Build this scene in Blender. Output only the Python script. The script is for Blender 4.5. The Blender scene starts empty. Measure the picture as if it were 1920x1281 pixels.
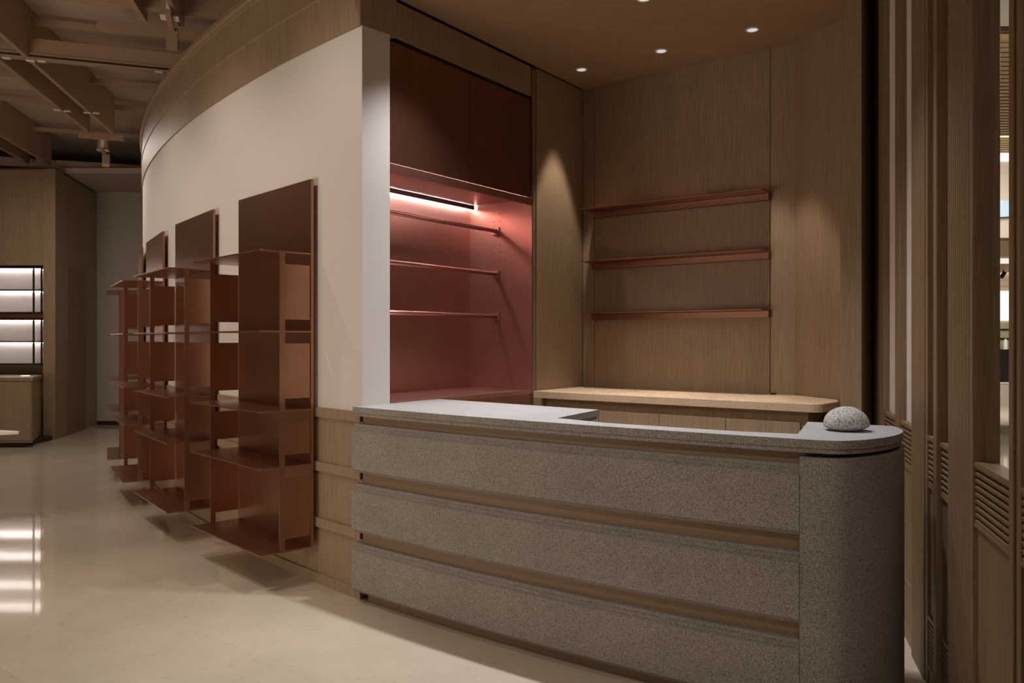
import bpy, bmesh, math, random
from mathutils import Vector, Matrix
random.seed(4)
PI = math.pi
S = bpy.context.scene
COL = S.collection
# ------------------------------------------------------------------ camera
F = 1490.0; HV = 636.0; ZC = 1.5
cam = bpy.data.objects.new('camera', bpy.data.cameras.new('camera'))
COL.objects.link(cam)
cam.data.sensor_width = 36; cam.data.lens = F / 1920 * 36
cam.data.shift_y = (HV - 640.5) / 1920
cam.data.clip_start = 0.05
cam.location = (0, 0, ZC); cam.rotation_euler = (PI / 2, 0, 0)
S.camera = cam
# ------------------------------------------------------------------ world, exposure
w = bpy.data.worlds.new('world'); S.world = w; w.use_nodes = True
w.node_tree.nodes['Background'].inputs[0].default_value = (1.0, 0.80, 0.62, 1)
w.node_tree.nodes['Background'].inputs[1].default_value = 0.13
S.view_settings.view_transform = 'Standard'; S.view_settings.look = 'None'
S.view_settings.exposure = -0.22; S.view_settings.gamma = 1.0
S.view_settings.use_curve_mapping = False
# ------------------------------------------------------------------ frames measured from the place
K = Vector((-0.862, 4.583))                 # outer corner where the drum wall turns into the booth
T = Vector((0.591, 0.807)); N = Vector((-0.807, 0.591))
def ts(t, s): return K + T * t + N * s
DC = Vector((10.407, 16.454)); DR = 16.371  # centre and radius of the curved wall
CC = Vector((7.905, 14.467)); CR = 13.279   # centre and radius of the counter front
def drum(arc, off=0):
    a = arc / DR
    return DC + Vector((math.cos(a), math.sin(a))) * (DR + off)
def at(u, v, z):
    Y = (ZC - z) * F / (v - HV)
    return Vector(((u - 960) / F * Y, Y))
# ------------------------------------------------------------------ lights
def spot(name, loc, tgt, power, ang, blend=0.5, rad=0.04, col=(1, .84, .68)):
    l = bpy.data.lights.new(name, 'SPOT'); l.energy = power; l.spot_size = math.radians(ang)
    l.spot_blend = blend; l.shadow_soft_size = rad; l.color = col
    o = bpy.data.objects.new(name, l); COL.objects.link(o); o.location = loc
    d = Vector(tgt) - Vector(loc); o.rotation_euler = d.to_track_quat('-Z', 'Y').to_euler()
    return o
def area(name, loc, tgt, power, sx, sy, col=(1, .84, .68)):
    l = bpy.data.lights.new(name, 'AREA'); l.energy = power; l.shape = 'RECTANGLE'; l.size = sx; l.size_y = sy; l.color = col
    o = bpy.data.objects.new(name, l); COL.objects.link(o); o.location = loc
    d = Vector(tgt) - Vector(loc); o.rotation_euler = d.to_track_quat('-Z', 'Y').to_euler()
    return o
WARM = (1, .80, .60); NEU = (1, .89, .79); COOL = (.98, .97, 1.0)
# booth downlight positions (t, s)
DOWN = [(2.02, -0.247), (2.02, -0.91), (2.02, -1.57), (1.158, -1.208)]
ROW3 = [(0.30, -0.55), (0.30, -1.25), (0.30, -1.95)]
for t, s in DOWN[:3]:
    p = ts(t, s); spot('booth_spot', (p.x, p.y, 3.535), (p.x, p.y, 0), 105, 46, .35, .03, NEU)
p = ts(*DOWN[3]); spot('booth_spot', (p.x, p.y, 3.535), (p.x, p.y, 0), 45, 60, .6, .03, NEU)
for t, s in ROW3:
    p = ts(t, s); spot('counter_spot', (p.x, p.y, 3.535), (p.x, p.y, 0), 150, 96, 1.0, .03, COOL)
# track spots washing the racks and the curved wall
for arc, pw in ((-38.2, 150), (-39.85, 165), (-41.4, 150), (-42.9, 90)):
    p = drum(arc, 1.7); q = drum(arc - .15, 0.0)
    spot('track_spot', (p.x, p.y, 4.02), (q.x, q.y, 1.75), pw * .5, 84, 1.0, .025, NEU)
for arc, off, pw in ((-38.7, 2.1, 150), (-40.6, 2.2, 80)):
    p = drum(arc, off); spot('floor_spot', (p.x, p.y, 4.02), (p.x, p.y, 0), pw * 1.5, 66, .9, .02, NEU)
spot('counter_fill', (-0.9, 0.3, 3.9), (0.0, 3.9, 0.5), 150, 58, 1.0, .35, (1, .885, .79))  # unseen fill lamps added above the camera to brighten the counter front
spot('counter_fill', (0.6, -0.6, 3.9), (0.7, 3.3, 0.5), 75, 62, 1.0, .35, (1, .885, .79))
area('beam_fill', (-4.8, 1.6, 0.7), (-4.6, 6.0, 4.6), 130, 2.5, 2.0, (1, .84, .70))  # unseen upward area light added to brighten beams, ceiling and fascia
area('far_fill', (-5.7, 9.5, 3.9), (-5.7, 9.51, 0.0), 60, 2.0, 2.0, NEU)

# ------------------------------------------------------------------ materials
def nt(name):
    m = bpy.data.materials.new(name); m.use_nodes = True
    n = m.node_tree.nodes; return m, n, m.node_tree.links, n['Principled BSDF']
def texco(n, l, scale, rot=(0, 0, 0)):
    tc = n.new('ShaderNodeTexCoord'); mp = n.new('ShaderNodeMapping')
    mp.inputs['Scale'].default_value = scale; mp.inputs['Rotation'].default_value = rot
    l.new(tc.outputs['Object'], mp.inputs['Vector']); return mp.outputs[0]
def noise(n, l, vec, sc, det=4, rough=.6):
    t = n.new('ShaderNodeTexNoise'); t.inputs['Scale'].default_value = sc
    t.inputs['Detail'].default_value = det; t.inputs['Roughness'].default_value = rough
    l.new(vec, t.inputs['Vector']); return t.outputs['Fac']
def ramp(n, l, fac, stops):
    r = n.new('ShaderNodeValToRGB'); e = r.color_ramp.elements
    while len(e) < len(stops): e.new(.5)
    for i, (p, c) in enumerate(stops): e[i].position = p; e[i].color = (*c, 1)
    l.new(fac, r.inputs[0]); return r.outputs[0]
def mixc(n, l, fac, a, b, mode='MIX'):
    m = n.new('ShaderNodeMix'); m.data_type = 'RGBA'; m.blend_type = mode
    for s_, v in ((0, fac), (6, a), (7, b)):
        if hasattr(v, 'links'): l.new(v, m.inputs[s_])
        else: m.inputs[s_].default_value = v if s_ == 0 else (*v, 1)
    return m.outputs[2]
def bump(n, l, h, bs, st, dist=.002):
    b = n.new('ShaderNodeBump'); b.inputs['Strength'].default_value = st; b.inputs['Distance'].default_value = dist
    l.new(h, b.inputs['Height']); l.new(b.outputs[0], bs.inputs['Normal'])
def oak(name, c=(.315, .222, .136), scale=(1, 1, .03), rot=(0, 0, 0), rough=.48, var=.14):
    m, n, l, bs = nt(name)
    v = texco(n, l, scale, rot)
    a = noise(n, l, v, 170, 3, .6); b = noise(n, l, v, 7, 3, .5)
    d = tuple(x * (1 - var * 1.5) for x in c); h = tuple(min(1, x * (1 + var)) for x in c)
    ca = ramp(n, l, a, [(.34, d), (.66, h)])
    cb = ramp(n, l, b, [(.3, (.92, .91, .90)), (.7, (1.04, 1.035, 1.03))])
    l.new(mixc(n, l, 1.0, ca, cb, 'MULTIPLY'), bs.inputs['Base Color'])
    bs.inputs['Roughness'].default_value = rough; bump(n, l, a, bs, .12)
    return m
A_T = math.atan2(T.y, T.x)
OAK = oak('oak_vertical')
OAKB = oak('oak_booth', (.315, .22, .13))
OAKH = oak('oak_horizontal', (.27, .175, .10), (1, 1, 30), rough=.5)
OAKD = oak('oak_dark', (.25, .155, .09), (1, 1, .03))
OAKC = oak('oak_ceiling', (.33, .215, .12), (.03, 1, 1), (0, 0, -A_T))
BEAM = oak('beam_oak', (.36, .24, .155), (.4, .4, 8), rough=.6)
OAKS = oak('oak_screen', (.24, .155, .085), (1, 1, .03), rough=.5)
def plain(name, c, rough=.6, metal=0.0, bstr=0, bsc=200, var=.05):
    m, n, l, bs = nt(name)
    v = texco(n, l, (1, 1, 1)); a = noise(n, l, v, bsc, 3)
    l.new(ramp(n, l, a, [(.3, tuple(x * (1 - var) for x in c)), (.7, tuple(min(1, x * (1 + var)) for x in c))]), bs.inputs['Base Color'])
    bs.inputs['Roughness'].default_value = rough; bs.inputs['Metallic'].default_value = metal
    if bstr: bump(n, l, a, bs, bstr, .001)
    return m
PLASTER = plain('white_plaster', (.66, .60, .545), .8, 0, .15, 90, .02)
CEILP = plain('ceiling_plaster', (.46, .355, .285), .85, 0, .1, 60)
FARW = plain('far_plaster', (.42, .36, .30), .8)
BLACK = plain('black_paint', (.004, .004, .004), .6)
GROOVE = plain('shadow_gap', (.02, .012, .008), .8)
def metal(name, c, rough, m_=.9, streak=(1, 1, .02)):
    m, n, l, bs = nt(name)
    v = texco(n, l, streak); a = noise(n, l, v, 220, 2); v2 = texco(n, l, (1, 1, 1)); b = noise(n, l, v2, 2.2, 2)
    ca = ramp(n, l, a, [(.3, tuple(x * .95 for x in c)), (.7, tuple(min(1, x * 1.04) for x in c))])
    cb = ramp(n, l, b, [(.3, (.93, .93, .93)), (.7, (1.03, 1.03, 1.03))])
    l.new(mixc(n, l, 1.0, ca, cb, 'MULTIPLY'), bs.inputs['Base Color'])
    bs.inputs['Roughness'].default_value = rough; bs.inputs['Metallic'].default_value = m_
    return m
COPPER = metal('copper_brown', (.44, .235, .15), .30, .92)
COPRED = metal('copper_red', (.50, .265, .232), .34, .88)  # redder copy of the copper, pinkish light put into its colour
COPSH = metal('copper_shelf', (.26, .125, .078), .40, .85)
COPDK = metal('copper_door', (.26, .12, .075), .38, .85)
STEEL = metal('satin_steel', (.6, .58, .55), .3, 1)
BRONZE = metal('dark_bronze', (.10, .06, .04), .4, .8)
def granite(name, lo, mid, hi, sc=210, rough=.75, b=.5):
    m, n, l, bs = nt(name)
    v = texco(n, l, (1, 1, 1)); a = noise(n, l, v, sc, 3, .75); c = noise(n, l, v, 3, 3)
    ca = ramp(n, l, a, [(.38, lo), (.45, mid), (.60, hi)])
    cb = ramp(n, l, c, [(.3, (.9, .9, .9)), (.7, (1.07, 1.06, 1.05))])
    l.new(mixc(n, l, 1.0, ca, cb, 'MULTIPLY'), bs.inputs['Base Color'])
    bs.inputs['Roughness'].default_value = rough; bump(n, l, a, bs, b, .002)
    return m
GRAN = granite('granite', (.07, .06, .05), (.235, .205, .172), (.385, .345, .295), 230, .78, .6)
GRAN_LIT = granite('granite_top_lit', (.22, .22, .22), (.37, .37, .365), (.47, .475, .47), 300, .5, .15)  # same granite made lighter, light on the top put into its colour
PEBBLE = granite('pebble_stone', (.09, .085, .08), (.40, .385, .36), (.56, .54, .51), 130, .85, .9)
def floor_mat():
    m, n, l, bs = nt('limestone_floor')
    v = texco(n, l, (1, 1, 1), (0, 0, .62)); a = noise(n, l, v, 1.3, 6, .6); b = noise(n, l, texco(n, l, (.6, 2.2, 1), (0, 0, .3)), 22, 7, .75)
    br = n.new('ShaderNodeTexBrick'); br.offset = .5; br.inputs['Scale'].default_value = 1
    br.inputs['Brick Width'].default_value = 1.6; br.inputs['Row Height'].default_value = .8
    br.inputs['Mortar Size'].default_value = .0015; br.inputs['Mortar Smooth'].default_value = .2
    br.inputs['Color1'].default_value = (.60, .53, .42, 1); br.inputs['Color2'].default_value = (.54, .47, .37, 1)
    br.inputs['Mortar'].default_value = (.66, .59, .47, 1)
    l.new(v, br.inputs['Vector'])
    ca = ramp(n, l, a, [(.3, (.88, .86, .84)), (.7, (1.08, 1.07, 1.06))])
    c1 = mixc(n, l, 1.0, br.outputs['Color'], ca, 'MULTIPLY')
    cb = ramp(n, l, b, [(.34, (.66, .61, .56)), (.41, (1, 1, 1)), (.7, (1.03, 1.03, 1.03))])
    l.new(mixc(n, l, .8, c1, cb, 'MULTIPLY'), bs.inputs['Base Color'])
    bs.inputs['Roughness'].default_value = .05
    h = noise(n, l, v, 1.2, 1); bump(n, l, h, bs, .22, .004)
    return m
FLOOR = floor_mat()
def emit(name, c, s):
    m, n, l, bs = nt(name)
    bs.inputs['Base Color'].default_value = (*c, 1)
    bs.inputs['Emission Color'].default_value = (*c, 1); bs.inputs['Emission Strength'].default_value = s
    return m
LED = emit('led_pink', (1, .88, .83), 60)
LED2 = emit('led_front', (1, .86, .80), 14)
LEDW = emit('led_white', (1, .90, .86), 17)
LENS = emit('downlight_lens', (.86, .95, 1), .6)
MALLW = emit('mall_white_glow', (1, .95, .88), .9)  # emission puts brightness into white hall surfaces
FROST = plain('frosted_panel', (.72, .66, .60), .7)
WHITE = plain('white_lacquer', (.75, .71, .67), .4)

# ------------------------------------------------------------------ mesh helpers
def add_box(bm, lo, hi, M=None):
    c = [(x, y, z) for x in (lo[0], hi[0]) for y in (lo[1], hi[1]) for z in (lo[2], hi[2])]
    v = [bm.verts.new((M @ Vector(p)) if M else p) for p in c]
    for f in ((0, 1, 3, 2), (4, 6, 7, 5), (0, 4, 5, 1), (2, 3, 7, 6), (0, 2, 6, 4), (1, 5, 7, 3)):
        bm.faces.new([v[i] for i in f])
def add_prism(bm, pts, z0, z1):
    lo = [bm.verts.new((p[0], p[1], z0)) for p in pts]; hi = [bm.verts.new((p[0], p[1], z1)) for p in pts]
    bm.faces.new(lo[::-1]); bm.faces.new(hi); k = len(pts)
    for i in range(k): bm.faces.new((lo[i], lo[(i + 1) % k], hi[(i + 1) % k], hi[i]))
def add_sweep(bm, prof, C, a0, a1, n):
    rows = []
    for i in range(n + 1):
        a = a0 + (a1 - a0) * i / n; d = Vector((math.cos(a), math.sin(a)))
        rows.append([bm.verts.new((C.x + d.x * r, C.y + d.y * r, z)) for r, z in prof])
    k = len(prof)
    for i in range(n):
        for j in range(k):
            bm.faces.new((rows[i][j], rows[i + 1][j], rows[i + 1][(j + 1) % k], rows[i][(j + 1) % k]))
    bm.faces.new(rows[0][::-1]); bm.faces.new(rows[-1])
def add_cyl(bm, a, b, r, seg=20, r2=None):
    a = Vector(a); b = Vector(b); d = b - a; q = d.to_track_quat('Z', 'Y').to_matrix().to_4x4()
    bmesh.ops.create_cone(bm, cap_ends=True, segments=seg, radius1=r, radius2=r if r2 is None else r2, depth=d.length,
                          matrix=Matrix.Translation((a + b) / 2) @ q)
def BM(): return bmesh.new()
def obj(name, bm, m, parent=None, bev=0, smooth=False):
    bmesh.ops.recalc_face_normals(bm, faces=bm.faces)
    me = bpy.data.meshes.new(name); bm.to_mesh(me); bm.free(); me.materials.append(m)
    o = bpy.data.objects.new(name, me); COL.objects.link(o)
    if parent: o.parent = parent
    if bev:
        b = o.modifiers.new('bevel', 'BEVEL'); b.width = bev; b.segments = 2; b.limit_method = 'ANGLE'; b.angle_limit = math.radians(40)
    if smooth:
        for p in me.polygons: p.use_smooth = True
    return o
def box(name, lo, hi, m, parent=None, bev=0, M=None):
    bm = BM(); add_box(bm, lo, hi, M); return obj(name, bm, m, parent, bev)
def tag(o, label, cat, group=None, kind=None):
    o['label'] = label; o['category'] = cat
    if group: o['group'] = group
    if kind: o['kind'] = kind
    return o
def struct(o, label=None):
    o['kind'] = 'structure'
    if label: o['label'] = label
    return o
def thing(name, loc=(0, 0, 0), rz=0, label='', cat='', group=None):
    o = bpy.data.objects.new(name, None); COL.objects.link(o); o.location = loc; o.rotation_euler = (0, 0, rz)
    o.empty_display_size = .1
    return tag(o, label, cat, group)
def dup(root, loc, rz, label):
    r = root.copy(); COL.objects.link(r); r.location = loc; r.rotation_euler = (0, 0, rz); r['label'] = label
    for ch in list(root.children):
        c = ch.copy(); COL.objects.link(c); c.parent = r
        for g in list(ch.children):
            d = g.copy(); COL.objects.link(d); d.parent = c
    return r
MT = Matrix.Translation((K.x, K.y, 0)) @ Matrix.Rotation(A_T, 4, 'Z')    # (t, s, z) -> world
def clip_tbox(name, *a):
    bm = BM(); m = a[6]; add_box(bm, (a[0], a[2], a[4]), (a[1], a[3], a[5]), MT)
    bmesh.ops.bisect_plane(bm, geom=bm.verts[:] + bm.edges[:] + bm.faces[:], plane_co=(.68, 0, 0), plane_no=(.9565, -.2917, 0), clear_outer=True)
    bmesh.ops.holes_fill(bm, edges=bm.edges[:])
    return obj(name, bm, m)
def tbox(name, t0, t1, s0, s1, z0, z1, m, parent=None, bev=0):
    return box(name, (t0, s0, z0), (t1, s1, z1), m, parent, bev, MT)

TOPZ = 1.115; CEIL = 3.56
# ------------------------------------------------------------------ setting: floor
bm = BM(); add_box(bm, (-12, -3, -.1), (16, 22, 0)); fl = obj('floor', bm, FLOOR); struct(fl, 'polished beige limestone floor')
# ------------------------------------------------------------------ setting: the curved drum wall
A0 = -38.148 / DR; A1 = -47.5 / DR
bm = BM(); add_sweep(bm, [(DR, 1.08), (DR, 3.31), (DR - .2, 3.31), (DR - .2, 1.08)], DC, A0, A1, 90)
wc = obj('wall_curved', bm, PLASTER); struct(wc, 'white plaster curved wall above the oak wainscot')
for p in wc.data.polygons: p.use_smooth = True
wc.data.set_sharp_from_angle(angle=math.radians(30))
# side face of the corner, t 0..0.2
def corner(name, z0, z1, m, off=0.0):
    a = -38.149 / DR; nrm = Vector((math.cos(a), math.sin(a))); k = K + nrm * off - N * off * .3
    bm = BM(); add_prism(bm, [k, ts(.205, -off), ts(.205, .09), drum(-38.30, -.03)], z0, z1)
    return struct(obj(name, bm, m))
corner('wall_return', 1.0801, 3.3099, PLASTER)
struct(tbox('trim_1', .205, .217, -.004, .22, 1.0, 3.31, OAK), 'thin oak edge strip beside the copper alcove')
# wainscot
bm = BM(); add_sweep(bm, [(DR - .004, 0), (DR - .004, 1.08), (DR - .2, 1.08), (DR - .2, 0)], DC, A0, A1, 90)
wn = obj('wall_wainscot', bm, OAK); struct(wn, 'oak wainscot along the foot of the curved wall')
for i, (z0, z1) in enumerate(((1.022, 1.08), (.69, .748), (.345, .403), (0.0, .062))):
    bm = BM(); add_sweep(bm, [(DR + .016, z0), (DR + .016, z1), (DR - .05, z1), (DR - .05, z0)], DC, A0, A1, 90)
    o = obj('baseboard_curved' if z0 == 0 else 'trim_%d' % (i + 2), bm, OAK, None, .003); struct(o)
corner('wall_plinth', 0, 1.08, OAK)
# fascia: two bands with lips
bm = BM(); prof = [(DR + .012, 3.31), (DR + .012, 3.575), (DR + .02, 3.58), (DR + .02, 3.592), (DR + .006, 3.597), (DR + .006, 3.835),
                   (DR + .018, 3.84), (DR + .018, 3.855), (DR + .034, 3.87), (DR + .034, 3.90), (DR - .25, 3.90), (DR - .25, 3.31)]
add_sweep(bm, prof, DC, A0, A1, 90)
struct(obj('trim_6', bm, OAK), 'curved oak fascia band above the white wall')
corner('trim_7', 3.31, 3.9, OAK, .012)['label'] = 'oak fascia return at the corner'
struct(tbox('trim_8', .212, 1.70, .0, .1, 3.325, 3.54, OAKB), 'oak lintel band over the copper alcove')
struct(tbox('trim_9', .2, 1.70, .02, .3, 3.30, 3.60, GROOVE))
# ------------------------------------------------------------------ setting: booth
struct(tbox('wall_left', 1.772, 2.442, 0, .15, 0, 3.55, OAKB), 'oak pilaster between the copper alcove and the back wall')
for i, t0 in enumerate((1.716, 1.734, 1.753)):
    struct(tbox('trim_%d' % (10 + i), t0, t0 + .010, 0.0 + .002 * i, .15, 0, 3.535, OAK))
struct(tbox('wall_core', 1.714, 2.47, .006, .18, 0, 3.6, GROOVE))
bw = 2.45
seg = ((.0, .105), (.11, 1.545), (1.55, 1.722))
for i, (a, b) in enumerate(seg):
    o = tbox('wall_back' if i == 1 else 'wall_back_' + ('left' if i == 0 else 'right'), bw, bw + .1, -b, -a, 0, CEIL, OAKB); struct(o)
struct(tbox('wall_core_back', bw + .012, bw + .11, -1.75, -.002, 0, 3.6, GROOVE))
# canted panel and end jamb
c0 = ts(bw, -1.722); c1 = ts(2.19, -2.085); c2 = ts(1.87, -2.165)
bm = BM(); n0 = Vector((.2, .1))
add_prism(bm, [c0, c1, c1 + n0, c0 + n0], 0, CEIL); struct(obj('wall_canted', bm, OAKB), 'canted oak panel at the right end of the back wall')
bm = BM(); add_prism(bm, [c1, c2, c2 + Vector((.15, .1)), c1 + n0], 0, CEIL + .02); struct(obj('wall_right', bm, OAKB))
j0 = Vector((.4128 * 4.78, 4.78)); B = Vector((.807, -.591))
j1 = j0 + B * .122; back = -N * 0 + T * .16
bm = BM(); add_prism(bm, [j0, j1, j1 + T * .3, j0 + T * .3], 0, 4.6); struct(obj('trim_13', bm, OAKB, None, .003), 'oak end jamb beside the dark gap')
# black slab painting in the dark of the gap between jamb and screen
bm = BM(); k0 = j1 + T * .02 - B * .02; k1 = Vector((2.235, 4.93)); add_prism(bm, [k0, k1, k1 + T * .05, k0 + T * .05], 0, 4.6)
struct(obj('wall_gap_dark', bm, BLACK), 'black slab standing for the dark gap between the oak jamb and the timber screen')
# booth ceiling with a seam parallel to the back wall
struct(clip_tbox('ceiling', 1.132, 2.47, -3.4, 0.0, CEIL, CEIL + .06, OAKC), 'oak veneer booth ceiling')
struct(clip_tbox('ceiling_front', -.9, 1.127, -4.6, -.0, CEIL, CEIL + .06, OAKC))
struct(clip_tbox('ceiling_backing', -.9, 2.6, -4.6, 0.12, CEIL + .062, CEIL + .2, GROOVE))
# ------------------------------------------------------------------ copper alcove cabinet
al = thing('alcove_cabinet', (0, 0, 0), 0, 'built-in copper-red alcove cabinet with two flat doors over a lit open recess', 'cabinet')
D = .60; t0, t1 = .220, 1.712
tbox('back_panel', t0, t1, D, D + .02, 1.1, 3.3, COPRED, al)
tbox('side_panel', t1, t1 + .012, .0, D, 1.0, 3.3, COPRED, al)
tbox('side_panel', t0 - .012 + .002, t0, .01, D, 1.0, 3.3, COPRED, al)
tbox('base_shelf', t0, t1, .0, D, 1.09, 1.118, COPRED, al)
tbox('rail', t0, t1, .012, .03, .98, 1.088, COPRED, al)
tbox('drawer', t0 + .03, t1 - .06, .006, .03, .78, 1.058, COPRED, al, .002)
tbox('carcass', t0, t1, .035, D, 0, 1.085, OAKD, al)
mid = .985
tbox('door', t0 + .004, mid - .002, .004, .026, 2.56, 3.292, COPDK, al, .0015)
tbox('door', mid + .002, t1 - .02, .004, .026, 2.56, 3.292, COPDK, al, .0015)
tbox('cabinet_box', t0, t1, .03, D, 2.555, 3.3, COPRED, al)
lip = tbox('lip', t0, t1, .0, .022, 2.505, 2.556, COPRED, al, .002)
bm = BM(); add_box(bm, (t0 + .01, D - .045, 2.535), (t1 - .02, D - .02, 2.553), MT); o = obj('led_strip', bm, LED, al); o['label'] = 'glowing white strip at the back'
tbox('led_cover', t0 + .01, t1 - .02, D - .062, D - .048, 2.52, 2.553, BRONZE, al)
bm = BM(); add_box(bm, (t0 + .02, .028, 2.544), (t1 - .02, .04, 2.553), MT); o = obj('led_strip', bm, LED2, al); o['label'] = 'glowing strip behind the front lip'
bm = BM(); add_cyl(bm, (-.002, 0, 0), (.0005, 0, 0), .004, 8); pg = None
for z in (2.47, 2.41, 2.23, 2.17, 2.10, 1.92, 1.86, 1.78, 1.60, 1.54, 1.47):
    for s in (.30, .36):
        if pg is None: o = pg = obj('peg_hole', bm, BLACK, al)
        else: o = pg.copy(); COL.objects.link(o)
        o.location = MT @ Vector((t1, s, z)); o.rotation_euler = (0, 0, A_T)
# hanging rails
for i, z in enumerate((2.335, 2.005, 1.675)):
    nm = ('uppermost', 'middle', 'lowest')[i]
    r = thing('hanging_rail', MT @ Vector((t0, .33, z)), A_T, 'copper-red rail across the alcove, %s of the three' % nm, 'rail', 'rails in the copper alcove')
    bm = BM(); add_cyl(bm, (.0, 0, 0), (t1 - t0 - .014, 0, 0), .0155, 24); obj('tube', bm, COPRED, r, 0, True)
    for x0, x1 in ((t1 - t0 - .014, t1 - t0 - .002), (.002, .014)):
        bk = box('bracket', (x0, -.028, -.03), (x1, .028, .03), COPRED, r, .002)
    bm = BM(); add_box(bm, (t1 - t0 - .045, -.022, -.034), (t1 - t0 - .014, .022, -.019)); obj('support_lug', bm, COPRED, r, .002)
# ------------------------------------------------------------------ wall shelves
for i, z in enumerate((2.535, 2.118, 1.705)):
    nm = ('topmost', 'middle', 'lowest')[i]
    sh = thing('wall_shelf', MT @ Vector((bw, 0, z)), A_T, 'long thin copper shelf on the oak back wall, %s of three' % nm, 'shelf', 'copper shelves on the back wall')
    box('shelf_plate', (-.213, -1.556, -.004), (-.0, -.107, .002), COPSH, sh)
    box('support_rail', (-.05, -1.553, -.052), (-.0, -.112, -.0045), COPSH, sh, .002)
# ------------------------------------------------------------------ back counter
bc = thing('back_counter', (0, 0, 0), 0, 'long oak back counter under the copper shelves with rounded right end', 'counter')
WZ = 1.110; fz = 1.725
def wt(p): return (MT @ Vector((p[0], p[1], 0))).to_2d()
out = [(fz, -.004), (fz, -2.02)] + [(fz + .06 - .06 * math.cos(a), -2.02 - .07 * math.sin(a)) for a in (.4, .8, 1.2, 1.5)] + [(2.02, -2.115), (2.18, -2.07), (bw - .006, -1.72), (bw - .006, -.004)]
bm = BM(); add_prism(bm, [wt(p) for p in out], WZ - .052, WZ); obj('worktop', bm, oak('oak_worktop', (.58, .43, .29), (.6, .03, 1), (0, 0, -A_T)), bc, .003)
tbox('end_panel', fz, bw - .01, -.07, -.006, 0, WZ - .053, OAKB, bc, .002)
tbox('carcass', fz + .06, bw - .02, -2.0, -.08, .02, WZ - .054, OAKD, bc)
ys = [-.078, -.55, -1.02, -1.49, -1.96]
tbox('recess_rail', fz + .05, fz + .06, -2.0, -.08, WZ - .15, WZ - .053, OAKB, bc)
for i in range(4): tbox('door', fz + .028, fz + .048, ys[i + 1] + .002, ys[i] - .002, .08, WZ - .12, OAKB, bc, .0015)
bm = BM()
p = MT @ Vector((bw - .05, -1.585, WZ))
add_cyl(bm, p, p + Vector((0, 0, .008)), .022, 20); add_cyl(bm, p + Vector((0, 0, .008)), p + Vector((0, 0, .014)), .012, 16)
tag(obj('cable_grommet', bm, BRONZE), 'small dark cable grommet on the oak worktop near the wall corner', 'grommet')
# ------------------------------------------------------------------ booth downlights
gl = 'ceiling downlights in the booth'
lab = ['round recessed downlight nearest the copper alcove', 'middle round downlight of the row along the back wall',
       'round recessed downlight at the right end of the row by the back wall', 'round downlight cut by the top edge of the photo']
dl = thing('downlight', (0, 0, 0), 0, lab[0], 'light', gl)
bm = BM(); nseg = 32
ro, ri = .046, .034
rings = []
for r, z in ((ro, 0), (ro - .002, -.004), (ri, -.004), (ri - .004, .003)):
    rings.append([bm.verts.new((r * math.cos(2 * PI * k / nseg), r * math.sin(2 * PI * k / nseg), z)) for k in range(nseg)])
for a, b in zip(rings, rings[1:]):
    for k in range(nseg): bm.faces.new((a[k], a[(k + 1) % nseg], b[(k + 1) % nseg], b[k]))
obj('trim_ring', bm, WHITE, dl)
bm = BM(); add_cyl(bm, (0, 0, -.001), (0, 0, -.003), ri, 32); o = obj('lens', bm, LENS, dl); o['label'] = 'glowing white lens'
for i, (t, s) in enumerate(DOWN):
    p = ts(t, s)
    if i == 0: dl.location = (p.x, p.y, CEIL - .001)
    else: dup(dl, (p.x, p.y, CEIL - .001), 0, lab[i])
# ------------------------------------------------------------------ reception counter
ct = thing('reception_counter', (0, 0, 0), 0, 'curved grey granite reception counter with three stone bands and rounded end pillar', 'counter')
def carc(x, off=0):                        # angle on the counter circle for a given x
    return -PI + math.asin(min(1, math.sqrt(1 - ((CC.x - x) / CR) ** 2)))
aL = carc(-.910); aJ = carc(1.112)
def cp(a, off=0): return CC + Vector((math.cos(a), math.sin(a))) * (CR + off)
def spline(P, n=6):
    out = []
    for i in range(len(P) - 1):
        p0 = P[max(i - 1, 0)]; p1 = P[i]; p2 = P[i + 1]; p3 = P[min(i + 2, len(P) - 1)]
        for k in range(n):
            t = k / n
            out.append(.5 * ((2 * p1) + (p2 - p0) * t + (2 * p0 - 5 * p1 + 4 * p2 - p3) * t * t + (3 * p1 - p0 - 3 * p2 + p3) * t ** 3))
    out.append(P[-1]); return out
def offset(poly, d):
    out = []; n = len(poly)
    for i in range(n):
        a, b, c = poly[i - 1], poly[i], poly[(i + 1) % n]
        e1 = (b - a).normalized(); e2 = (c - b).normalized()
        nn = (Vector((e1.y, -e1.x)) + Vector((e2.y, -e2.x)))
        nn = nn / max(nn.length_squared / 2, .3)
        out.append(b - nn * d)
    return out
arc = [cp(aL + (aJ - aL) * i / 40) for i in range(41)]
end = spline([cp(aJ)] + [Vector(p) for p in ((1.217, 3.006), (1.30, 3.018), (1.39, 3.062), (1.485, 3.132), (1.567, 3.217), (1.63, 3.312), (1.668, 3.41), (1.686, 3.519))])
inner = [Vector(p) for p in ((1.378, 3.701), (1.160, 3.226))]
bar = [cp(aJ + (aL - aJ) * f, -.135) for f in (.12, .24, .36, .48)]
bar = [p for p in bar if .26 < p.x < 1.1]
slab = [Vector((.220, 3.876)), Vector((.471, 4.330)), Vector((-.484, 5.113)), K + Vector((-.001, -.003))]
slab[2] = ts(.652, -.004); slab[3] = ts(-.0, -.004)
poly = arc + end[1:] + inner + bar + slab
bm = BM(); add_prism(bm, poly, TOPZ - .033, TOPZ); o = obj('countertop', bm, GRAN, ct); o.data.materials.append(GRAN_LIT)
for f in o.data.polygons: f.material_index = 1 if f.normal.z > .9 else 0
bm = BM(); add_prism(bm, offset(poly, .006), TOPZ - .052, TOPZ - .0332); obj('countertop_edge', bm, GRAN, ct)
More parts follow.
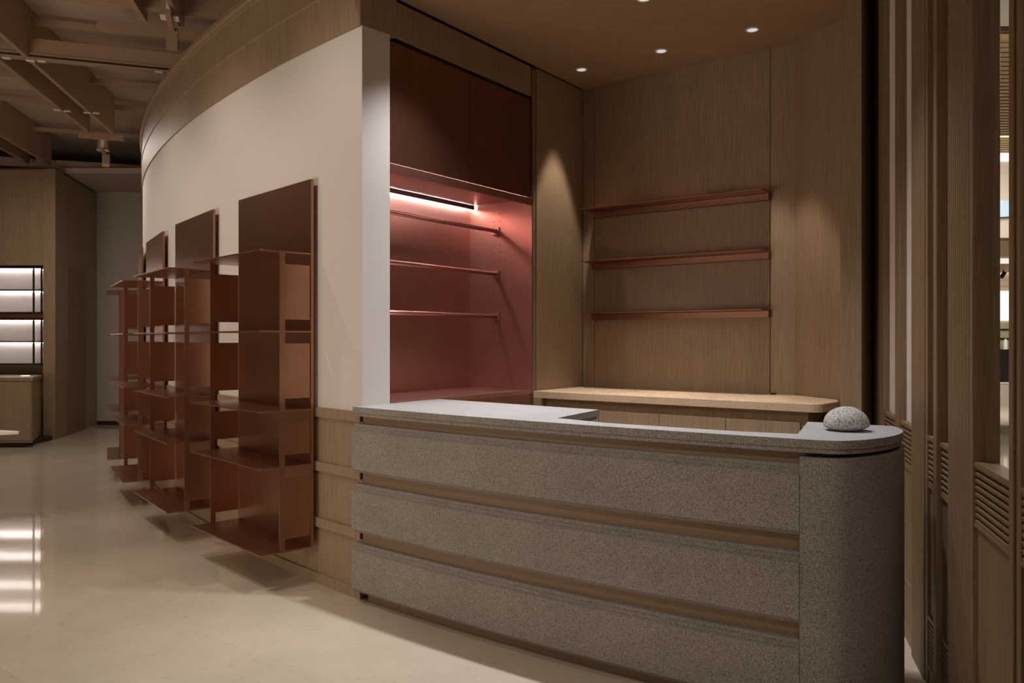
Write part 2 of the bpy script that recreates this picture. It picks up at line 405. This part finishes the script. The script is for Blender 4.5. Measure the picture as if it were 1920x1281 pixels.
# stone bands
for z0 in (.742, .401, .062):
    z1 = z0 + .275
    prof = [(CR - .05, z0), (CR - .012, z0), (CR + .008, z0 + .02), (CR + .010, z1 - .040), (CR + .002, z1 - .034), (CR - .003, z1 - .034), (CR - .001, z1 - .022),
            (CR - .008, z1 - .018), (CR - .012, z1 - .018), (CR - .010, z1 - .006), (CR - .018, z1), (CR - .05, z1)]
    bm = BM(); add_sweep(bm, prof, CC, aL, aJ - .0004, 60); obj('stone_panel', bm, GRAN, ct, .0015)
# oak body showing in the grooves, and recessed plinth
bm = BM(); add_sweep(bm, [(CR - .045, .05), (CR - .045, TOPZ - .053), (CR - .13, TOPZ - .053), (CR - .13, .05)], CC, aL + .0028, aJ + .004, 60)
o = obj('oak_body', bm, OAKH, ct); o['label'] = 'oak core showing as bands between the stone'
bm = BM(); add_sweep(bm, [(CR - .075, 0), (CR - .075, .06), (CR - .16, .06), (CR - .16, 0)], CC, aL + .0035, aJ + .004, 60)
obj('plinth', bm, OAKH, ct)
# pillar
pil = end + [Vector((1.378, 3.701)), Vector((1.19, 3.24))]
bm = BM(); add_prism(bm, offset(pil, -.005), 0, TOPZ - .068); pp = obj('end_pillar', bm, GRAN, ct)
for f in pp.data.polygons: f.use_smooth = True
pp.data.set_sharp_from_angle(angle=math.radians(25))
bm = BM(); add_prism(bm, offset(pil, .03), TOPZ - .069, TOPZ - .0525); obj('shadow_gap', bm, BLACK, ct)
bm = BM(); add_prism(bm, [ts(.01, -.30), ts(.05, -1.16), ts(.50, -1.14), ts(.52, -.06), ts(.03, -.06)], 0, TOPZ - .053); obj('cabinet_body', bm, OAKD, ct)
# pebble
px, py = at(1588, 808, TOPZ)
bm = BM(); bmesh.ops.create_icosphere(bm, subdivisions=5, radius=1)
for v in bm.verts:
    x, y, z = v.co
    n1 = .02 * math.sin(3.1 * x + 1.2) * math.cos(2.3 * y) + .015 * math.sin(4 * z + x * 2)
    s_ = 1 + n1
    zz = z * (1 if z > 0 else .82); zz = max(zz, -.72) if zz > -.72 else -.72 - (abs(zz) - .72) * .12
    v.co = Vector((x * .093 * s_ + .004 * z, y * .088 * s_, zz * (.074 if z > 0 else .036) * s_))
mz = min(v.co.z for v in bm.verts)
for v in bm.verts: v.co.z -= mz
o = obj('pebble', bm, PEBBLE, None, 0, True); o.location = (px, py + .01, TOPZ); tag(o, 'smooth rounded grey speckled stone resting on the counter pillar top', 'stone')

# ------------------------------------------------------------------ wall racks
WID = 1.03; SZ = (2.022, 1.546, 1.070, .733, .228)
def rack(label):
    r = thing('display_rack', (0, 0, 0), 0, label, 'shelf rack', 'copper racks along the curved wall')
    # local x runs away along the wall, y points out of the wall
    box('back_panel', (0, .024, SZ[4] - .004), (WID, .042, 2.482), COPPER, r)
    for z in SZ: box('shelf', (-.002, .0425, z - .005), (WID + .002, .372, z + .004), COPPER, r, .0012)
    for x0, x1 in ((.004, .012), (WID - .012, WID - .004)):
        bm = BM()
        add_box(bm, (x0, .212, SZ[4] + .004), (x1, .247, SZ[0] - .005))
        zs = [SZ[0], SZ[1], SZ[2], SZ[3], SZ[4]]
        for i in range(4): add_box(bm, (x0, .048, zs[i + 1] + .072), (x1, .2121, zs[i] - .072))
        obj('side_fin', bm, COPPER, r)
    for x in (.1, WID - .1):
        for z in (.5, 1.3, 2.2): box('mount', (x - .02, .0, z - .03), (x + .02, .0245, z + .03), BRONZE, r)
    return r
labs = ['copper shelf rack nearest the granite counter, fully in view', 'second copper shelf rack from the counter, partly behind the nearest one',
        'third copper shelf rack from the counter along the curved wall', 'farthest copper shelf rack, mostly hidden at the end of the curved wall']
rk = rack(labs[0])
for i in range(4):
    arcm = -38.61 - 1.525 * i; am = (arcm - WID / 2) / DR
    n_ = Vector((math.cos(am), math.sin(am))); tx = Vector((n_.y, -n_.x))     # tangent towards the far end
    o = DC + n_ * (DR + .0) - tx * WID / 2
    rz = math.atan2(tx.y, tx.x)
    if i == 0:
        rk.location = (o.x, o.y, 0); rk.rotation_euler = (0, 0, rz)
    else: dup(rk, (o.x, o.y, 0), rz, labs[i])

# ------------------------------------------------------------------ far left: tall oak block, lit display, cabinet
Yf = 11.83
bm = BM(); add_prism(bm, [(-6.98, Yf), (-6.80, Yf), (-7.26, 13.9), (-7.5, 13.9)], 0, 4.03); struct(obj('wall_far_left', bm, OAK), 'tall oak side wall with a flush door')
struct(box('wall_display', (-10, Yf + .02, 2.60), (-6.99, Yf + .5, 4.03), OAK), 'oak wall above the lit display shelves')
struct(box('wall_display_back', (-10, Yf + .30, 0), (-6.99, Yf + .5, 2.60), OAK))
bm = BM(); add_prism(bm, [(-6.915, 12.353), (-7.12, 13.275), (-7.118, 13.28), (-6.910, 12.354)], .0, 2.62)
d = obj('door_1', bm, OAKD); struct(d, 'flush oak door in the side wall')
struct(box('wall_far', (-7.5, 13.9, 0), (-3.0, 14.1, 4.2), FARW), 'plain plaster wall at the far end')
struct(box('baseboard_far', (-7.24, 13.87, 0), (-5.0, 13.9, .07), BRONZE))
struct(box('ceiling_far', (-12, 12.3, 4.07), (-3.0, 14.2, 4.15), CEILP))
def disp(z0, label):
    r = thing('display_shelf', (-8.51, Yf + .28, z0), 0, label, 'shelf', 'lit display shelves on the oak wall')
    W = 1.50; H = .69
    o = box('back_panel', (-W, -.005, 0), (W, .01, H), WHITE, r); o['label'] = 'brightly lit white back panel'
    for z in (0, H / 2 - .01, H - .02):
        box('shelf', (-W, -.26, z), (W, -.006, z + .02), BRONZE, r)
    for x in (W - .02, -W): box('post', (x, -.26, 0), (x + .02, -.24, H), BRONZE, r); 
    box('post', (W - .13, -.275, 0), (W - .105, -.262, H), BRONZE, r)
    for z in (H / 2 - .022, H - .032): 
        for y0 in (-.045, -.235):  # front strip of each pair added to light the panel evenly
            o = box('led_strip', (-W, y0, z + .003), (W - .02, y0 + .008, z + .01), LEDW, r); o['label'] = 'glowing white strip'
    return r
struct(box('trim_17', (-10, Yf + .02, 1.812), (-7.0, Yf + .29, 1.878), COPPER), 'copper band between the two lit display shelves')
disp(1.885, 'upper brightly lit white display shelf at far left'); disp(1.115, 'lower brightly lit white display shelf at far left')
cb = thing('base_cabinet', (-8.6, 11.4, 0), 0, 'low oak base cabinet under the lit display shelves', 'cabinet')
bm = BM(); add_prism(bm, [(-1.4, -.44), (1.985, -.44), (1.60 + .03, .43), (-1.4, .43)], .93, .97)
# cabinet outline in local space: front right corner and angled side
fr = Vector((-6.615 + 8.6, 10.96 - 11.4)); br = Vector((-6.99 + 8.6, Yf - 11.4))
bm.free(); bm = BM(); add_prism(bm, [(-1.4, fr.y), fr, br, (-1.4, br.y)], .92, .97); obj('worktop', bm, OAK, cb, .004)
bm = BM(); add_prism(bm, [(-1.4, fr.y + .02), fr + Vector((-.02, .02)), br + Vector((-.02, 0)), (-1.4, br.y)], .081, .918); obj('body', bm, OAK, cb)
for i in range(3): box('door', (fr.x - .03 - .95 * (i + 1) + .004, fr.y - .0, .10), (fr.x - .03 - .95 * i, fr.y + .02, .91), OAK, cb, .002)
box('base_rail', (-1.4, fr.y + .005, .07), (fr.x - .02, fr.y + .04, .089), STEEL, cb)
box('plinth', (-1.4, fr.y + .1, 0), (fr.x - .2, br.y - .05, .07), BRONZE, cb)
# small white disc with a glow of its own
bm = BM(); add_cyl(bm, (0, 0, 0), (0, 0, .012), .05, 24, .062); o = obj('glow_disc', bm, MALLW); o.location = (-6.95, 11.35, .97)
tag(o, 'small round white glowing disc on the low oak cabinet', 'light')
# display table whose tip enters the frame at the left
tb_ = thing('display_table', (-4.6, 6.4, 0), 0, 'white-topped table whose pointed corner shows at the left edge', 'table')
bm = BM(); add_prism(bm, spline([Vector(p) for p in ((-.9, -.5), (-.2, -.36), (.3, -.17), (.60, -.03), (.62, .0), (.58, .05), (.2, .16), (-.9, .4))], 4), .735, .755); obj('table_top', bm, WHITE, tb_)
for x, y in ((-.7, -.3), (-.7, .3)):
    bm = BM(); add_cyl(bm, (x, y * .8, 0), (x, y * .8, .735), .03, 16); obj('leg', bm, BRONZE, tb_)

# ------------------------------------------------------------------ open ceiling with beams
ZB = 4.15
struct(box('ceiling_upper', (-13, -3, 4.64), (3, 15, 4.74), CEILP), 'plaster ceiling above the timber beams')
DA = Vector((.948, .318)); DB = Vector((-.2055, .9787))
def beam(name, P, d, L0, L1, wd, z0, z1, label, flange=False, cat='beam', group=None):
    a = math.atan2(d.y, d.x)
    r = thing(name, (P.x, P.y, z0), a, label, cat, group)
    if flange:
        box('web', (L0, 0, .055), (L1, wd, z1 - z0), BEAM, r, .003)
        box('upper_lip', (L0, -.012, .040), (L1, wd + .012, .054), BEAM, r)
        box('spacer', (L0, .02, .018), (L1, wd - .02, .0395), BRONZE, r)
        box('flange', (L0, -.005, 0), (L1, wd + .005, .0175), BEAM, r, .002)
    else:
        box('board', (L0, 0, 0), (L1, wd, z1 - z0), BEAM, r, .003)
    return r
gb = 'timber ceiling beams'
pA = at(0, 104, ZB); beam('ceiling_beam', pA, DA, -3, 2.4, .07, ZB, 4.345, 'near grooved timber beam running across to the curved fascia', True, group=gb)
pB = at(0, 310, ZB); beam('ceiling_beam', pB, DA, -3, 4.2, .07, ZB, 4.285, 'far timber beam just above the tall oak block', False, group=gb)
pC = at(300, 18, 4.22); beam('ceiling_beam', pC, DA, -1.0, 2.2, .07, 4.22, 4.40, 'timber beam at the top edge of the photo touching the fascia', False, group=gb)
beam('ceiling_beam', at(250, 62, 4.3), DA, -.3, 2.2, .06, 4.3, 4.39, 'second short timber beam behind the one at the top edge', False, group=gb)
pr = at(65, 118, ZB + .005); pl = at(0, 112, ZB + .005)
cdir = [(pl, 'left board'), (pr, 'right board')]
for P, nm in cdir: beam('ceiling_joist', P, DB, -4.5, 2.72, .045, ZB + .005, 4.63, '%s of the tall double joist running away in the middle' % nm, group=gb)
for k, (dx, nm) in enumerate(((-1.5, 'far left'), (1.62, 'top'))):
    for j, P in enumerate((pl, pr)):
        Q = P + Vector((dx, -.315 * (1 if dx < 0 else -1) * .0))
        beam('ceiling_joist', Q, DB, -4.5, 4.6 if dx < 0 else -.9, .045, ZB + .005, 4.63, '%s board of the tall double joist at %s' % (('left', 'right')[j], nm), group=gb)
# purlins close under the ceiling
plabs = ['nearest purlin', 'second purlin', 'third purlin', 'fourth purlin', 'fifth purlin']
for i, (u, v) in enumerate(((84, 47), (185, 108), (185, 157), (180, 202), (130, 250))):
    P = at(u, v, 4.50)
    beam('ceiling_purlin', P, DA, -4, 3, .05, 4.50, 4.56, 'thin timber purlin under the plaster ceiling, %s from the camera' % plabs[i].split()[0].replace('nearest', 'first'), cat='beam', group='purlins under the ceiling')
# cross connector at the end of the joist pair
P = at(155, 258, ZB - .07); beam('cross_board', P, DA, -.05, .47, .05, ZB - .07, ZB, 'short cross board closing the end of the double joist')
# bracket clusters
def cluster(P, z, label):
    a = math.atan2(DA.y, DA.x)
    r = thing('beam_bracket', (P.x, P.y, z), a, label, 'bracket', 'timber brackets with white pads')
    box('post', (-.06, -.05, .0), (.06, .05, .16), BEAM, r, .003)
    box('arm', (-.022, -.18, -.035), (.022, .35, .0), BEAM, r, .003)
    o = box('pad', (-.022, -.053, .01), (.022, -.0505, .15), WHITE, r); o['label'] = 'white pad'
    o = box('pad', (-.07, -.05, -.008), (-.024, .05, -.0005), WHITE, r); o['label'] = 'white pad'
    o = box('pad', (.024, -.05, -.008), (.07, .05, -.0005), WHITE, r); o['label'] = 'white pad'
    box('lower_post', (-.045, .22, -.17), (.045, .30, .0), BEAM, r, .003)
    return r
cluster(at(318, 33, 4.12), 4.12, 'timber bracket with white pads near the top of the photo')
cluster(at(193, 276, 4.06), 4.02, 'timber bracket with white pads below the end of the double joist')
# white clips on the joists
cl = None; k = 0
clips = [(12, 110), (57, 115), (78, 116), (107, 207), (126, 209), (163, 212), (180, 213), (298, 136)]
cn = ['at the left edge on the near beam', 'on the near beam left of the double joist', 'on the near beam right of the double joist', 'on the left joist board, outer side',
      'on the left joist board, inner side', 'on the right joist board, inner side', 'on the right joist board, outer side', 'under the near beam close to the fascia']
for (u, v), c_ in zip(clips, cn):
    P = at(u, v, ZB - .008)
    if cl is None:
        cl = box('beam_clip', (-.035, -.02, 0), (.035, .02, .008), WHITE); cl.location = (P.x, P.y, ZB - .009); cl.rotation_euler = (0, 0, .32)
        tag(cl, 'small white clip ' + c_, 'clip', 'white clips on the beams')
    else:
        o = cl.copy(); COL.objects.link(o); o.location = (P.x, P.y, ZB - .009); o['label'] = 'small white clip ' + c_

# ------------------------------------------------------------------ timber screen on the right
SD = Vector((.2917, .9565)); S0 = Vector((.7502, 0.0)); SN = Vector((.9565, -.2917))
def qu(u):
    r = (u - 960) / F; Y = .7502 / (r - .305); return Y / .9565
scr = thing('timber_screen', (S0.x, S0.y, 0), math.atan2(SD.y, SD.x), 'tall reeded oak screen with louvres and narrow openings along the right side', 'screen')
# local x along the screen (away), local y to the left (room) -> outward is -y
ZT = 4.6
def frame(u0, u1, d=.081, out=0.0, m=OAKS): return box('post', (min(qu(u0), qu(u1)), -d, 0), (max(qu(u0), qu(u1)), out, ZT), m, scr, .003)
def reeds(u0, u1, n):
    a, b = sorted((qu(u0), qu(u1))); bm = BM(); add_box(bm, (a, -.081, 0), (b, -.012, ZT)); st = (b - a) / n
    for i in range(n):
        x = a + i * st
        prof = [(x + .14 * st, -.013), (x + .14 * st, .002), (x + .24 * st, .006), (x + .76 * st, .006), (x + .86 * st, .002), (x + .86 * st, -.013)]
        lo = [bm.verts.new((p_[0], p_[1], 0)) for p_ in prof]; hi = [bm.verts.new((p_[0], p_[1], ZT)) for p_ in prof]
        bm.faces.new(lo); bm.faces.new(hi)
        for k_ in range(6): bm.faces.new((lo[k_], lo[(k_ + 1) % 6], hi[(k_ + 1) % 6], hi[k_]))
    return obj('reeded_post', bm, OAKS, scr)
def louvre(a, b, z0, z1, n):
    bm = BM(); st = (z1 - z0) / n
    add_box(bm, (a, -.07, z1 - .016), (b, -.002, z1))
    add_box(bm, (a, -.07, z0 - .012), (b, -.002, z0))
    for i in range(n):
        z = z0 + st * (i + .35)
        M = Matrix.Translation(((a + b) / 2, -.022, z)) @ Matrix.Rotation(math.radians(-12), 4, 'X')
        add_box(bm, (-(b - a) / 2, -.02, -st * .24), ((b - a) / 2, .018, st * .24), M)
    o = obj('louvre_panel', bm, OAKS, scr)
    box('louvre_backing', (a, -.07, z0), (b, -.05, z1 - .017), GROOVE, scr)
    return o
def bay(u0, u1, fill, low=True):
    a, b = sorted((qu(u0), qu(u1)))
    louvre(a, b, .872, 1.081, 9)
    box('infill_panel', (a, -.05, .31 if low else 0.0), (b, -.012, .859), OAKS, scr)
    if low:
        louvre(a, b, .085, .305, 10); box('base_panel', (a, -.05, 0), (b, -.008, .072), OAKS, scr)
    if fill: 
        o = box('glazing' if fill is FROST else 'infill_panel', (a, -.045, 1.0815), (b, -.03, ZT), fill, scr)
        if fill is FROST: o['label'] = 'pale frosted strip'
reeds(1632, 1654, 8)
frame(1654, 1657.5, .081, .004); bay(1657.5, 1679.5, FROST); frame(1679.5, 1688, .081, .004); bay(1688, 1711, FROST)
reeds(1711, 1735, 11); frame(1735, 1738.5, .081, .0); bay(1738.5, 1755.5, OAKS); frame(1755.5, 1761.5, .081, .012); bay(1761.5, 1777.5, OAKS); frame(1777.5, 1780, .081, .0)
reeds(1780, 1820, 10); frame(1820, 1825.5, .081, .004); bay(1825.5, 1891, None); frame(1891, 1899, .081, .0); frame(1899.6, 1905, .081, -.008); frame(1905, 1912, .081, -.002)
bay(1912, 1975, FROST); reeds(1976, 2060, 10)
# jamb reveal thickness beyond the far side of the opening
# dark top rail out of frame
struct(box('ceiling_right', (0.6, -2, 4.605), (3.4, 6.5, 4.7), OAKD))

# ------------------------------------------------------------------ the hall seen through the opening
def hb(name, Y, u0, u1, z0, z1, dep, m, parent=None):
    return box(name, ((u0 - 960) / F * Y, Y, z0), ((u1 - 960) / F * Y, Y + dep, z1), m, parent)
HX0, HX1 = 1780, 2020
beige = plain('hall_beige', (.50, .44, .36), .7); olive = plain('hall_olive', (.52, .47, .33), .7); hwood = oak('hall_wood', (.50, .33, .15), (.05, 1, 1))
struct(box('wall_hall_upper', (3.2, 6.30, 3.98), (9, 6.36, 6), beige)); struct(box('trim_14', (3.2, 6.27, 3.93), (9, 6.30, 3.97), BRONZE))
sl = thing('slatted_ceiling', (3.3, 6.4, 3.91), 0, 'ochre slatted ceiling of the hall seen through the screen opening', 'ceiling')
bm = BM()
y = 0
while y < 3.85:
    add_box(bm, (0, y, 0), (5.5, y + .055, .05)); y += .11
obj('slats', bm, hwood, sl); box('backing', (0, 0, .09), (5.5, 3.9, .12), OAKD, sl)
struct(box('trim_15', (4.5, 10.3, 3.81), (10, 10.36, 3.93), MALLW), 'bright white fascia strip in the hall')
struct(box('wall_hall_band', (4.5, 10.34, 2.82), (10, 10.5, 3.81), beige))
bm = BM(); add_cyl(bm, (0, 0, 0), (0, .04, 0), .5, 40)
for v in bm.verts: v.co.z *= .22
o = obj('hall_sign', bm, plain('sky_blue', (.42, .58, .74), .5)); px = (1866 - 960) / F * 10.28; o.location = (px, 10.28, 3.19); tag(o, 'pale blue oval panel high in the hall through the opening', 'panel')
struct(box('ceiling_hall', (5, 10.5, 2.80), (13, 19.6, 2.84), hwood))
struct(box('trim_16', (5.5, 12.8, 2.72), (13, 12.85, 2.80), MALLW))
struct(box('wall_hall', (8, 19.6, 0), (16, 19.8, 2.8), olive))
hs = thing('shop_shelving', ((1880 - 960) / F * 19.3, 19.3, 0), 0, 'pale olive wall shelving behind the black shop counter', 'shelving')
o = box('lit_wall_panel', (-1.5, .2, 1.95), (1.5, .25, 2.68), MALLW, hs); box('body', (-1.5, .0, 1.2), (1.5, .25, 1.9), olive, hs)  # upper panel is a lit white wall, its light put in as glow
for z in (1.5, 1.72): box('shelf', (-1.5, -.12, z), (1.5, 0, z + .03), BRONZE, hs)
sc = thing('shop_counter', ((1880 - 960) / F * 18.5, 18.5, 0), 0, 'black shop counter on a pale base in the distant hall', 'counter')
box('top_block', (-2, 0, .5), (2, .5, 1.26), BLACK, sc, .01); box('base', (-2, .05, 0), (2, .5, .46), beige, sc); box('kick_strip', (-2, .02, .46), (2, .5, .5), WHITE, sc)
bm = BM(); add_cyl(bm, (0, 0, 0), (0, 0, .22), .05, 16, .045); add_cyl(bm, (0, 0, .22), (0, 0, .25), .02, 12); o = obj('bottle', bm, WHITE); o.location = ((1885.5 - 960) / F * 18.6, 18.6, 1.26); tag(o, 'small white bottle on the distant black counter', 'bottle')
ts_ = thing('track_light', ((1881 - 960) / F * 15.0, 15.0, 2.80), 0, 'small dark track spotlight under the hall soffit', 'light')
bm = BM(); add_cyl(bm, (0, 0, 0), (0, 0, -.05), .012, 10); obj('stem', bm, BLACK, ts_); bm = BM(); add_cyl(bm, (-.04, 0, -.14), (.03, 0, -.04), .035, 16); obj('head', bm, BLACK, ts_)
area('hall_light', (5.5, 8.6, 3.7), (5.6, 9.5, 0), 150, 2, 2, (1, .93, .82))
l_ = bpy.data.lights.new('hall_upper_fill', 'POINT'); l_.energy = 60; l_.color = (1, .93, .82); l_.shadow_soft_size = .1; o = bpy.data.objects.new('hall_upper_fill', l_); COL.objects.link(o); o.location = (4.6, 4.9, 3.5)  # unseen point light added to brighten the upper hall wall
area('hall_light_far', (9.5, 15.5, 2.7), (10.5, 18.0, 0.4), 260, 2.5, 2, (1, .95, .86))
# outer shell so that no void shows or leaks light
struct(box('wall_outer_left', (-12.1, -3, 0), (-12, 15, 4.8), OAKD)); struct(box('wall_outer_back', (-12, 14.9, 0), (-3, 15, 4.8), OAKD))
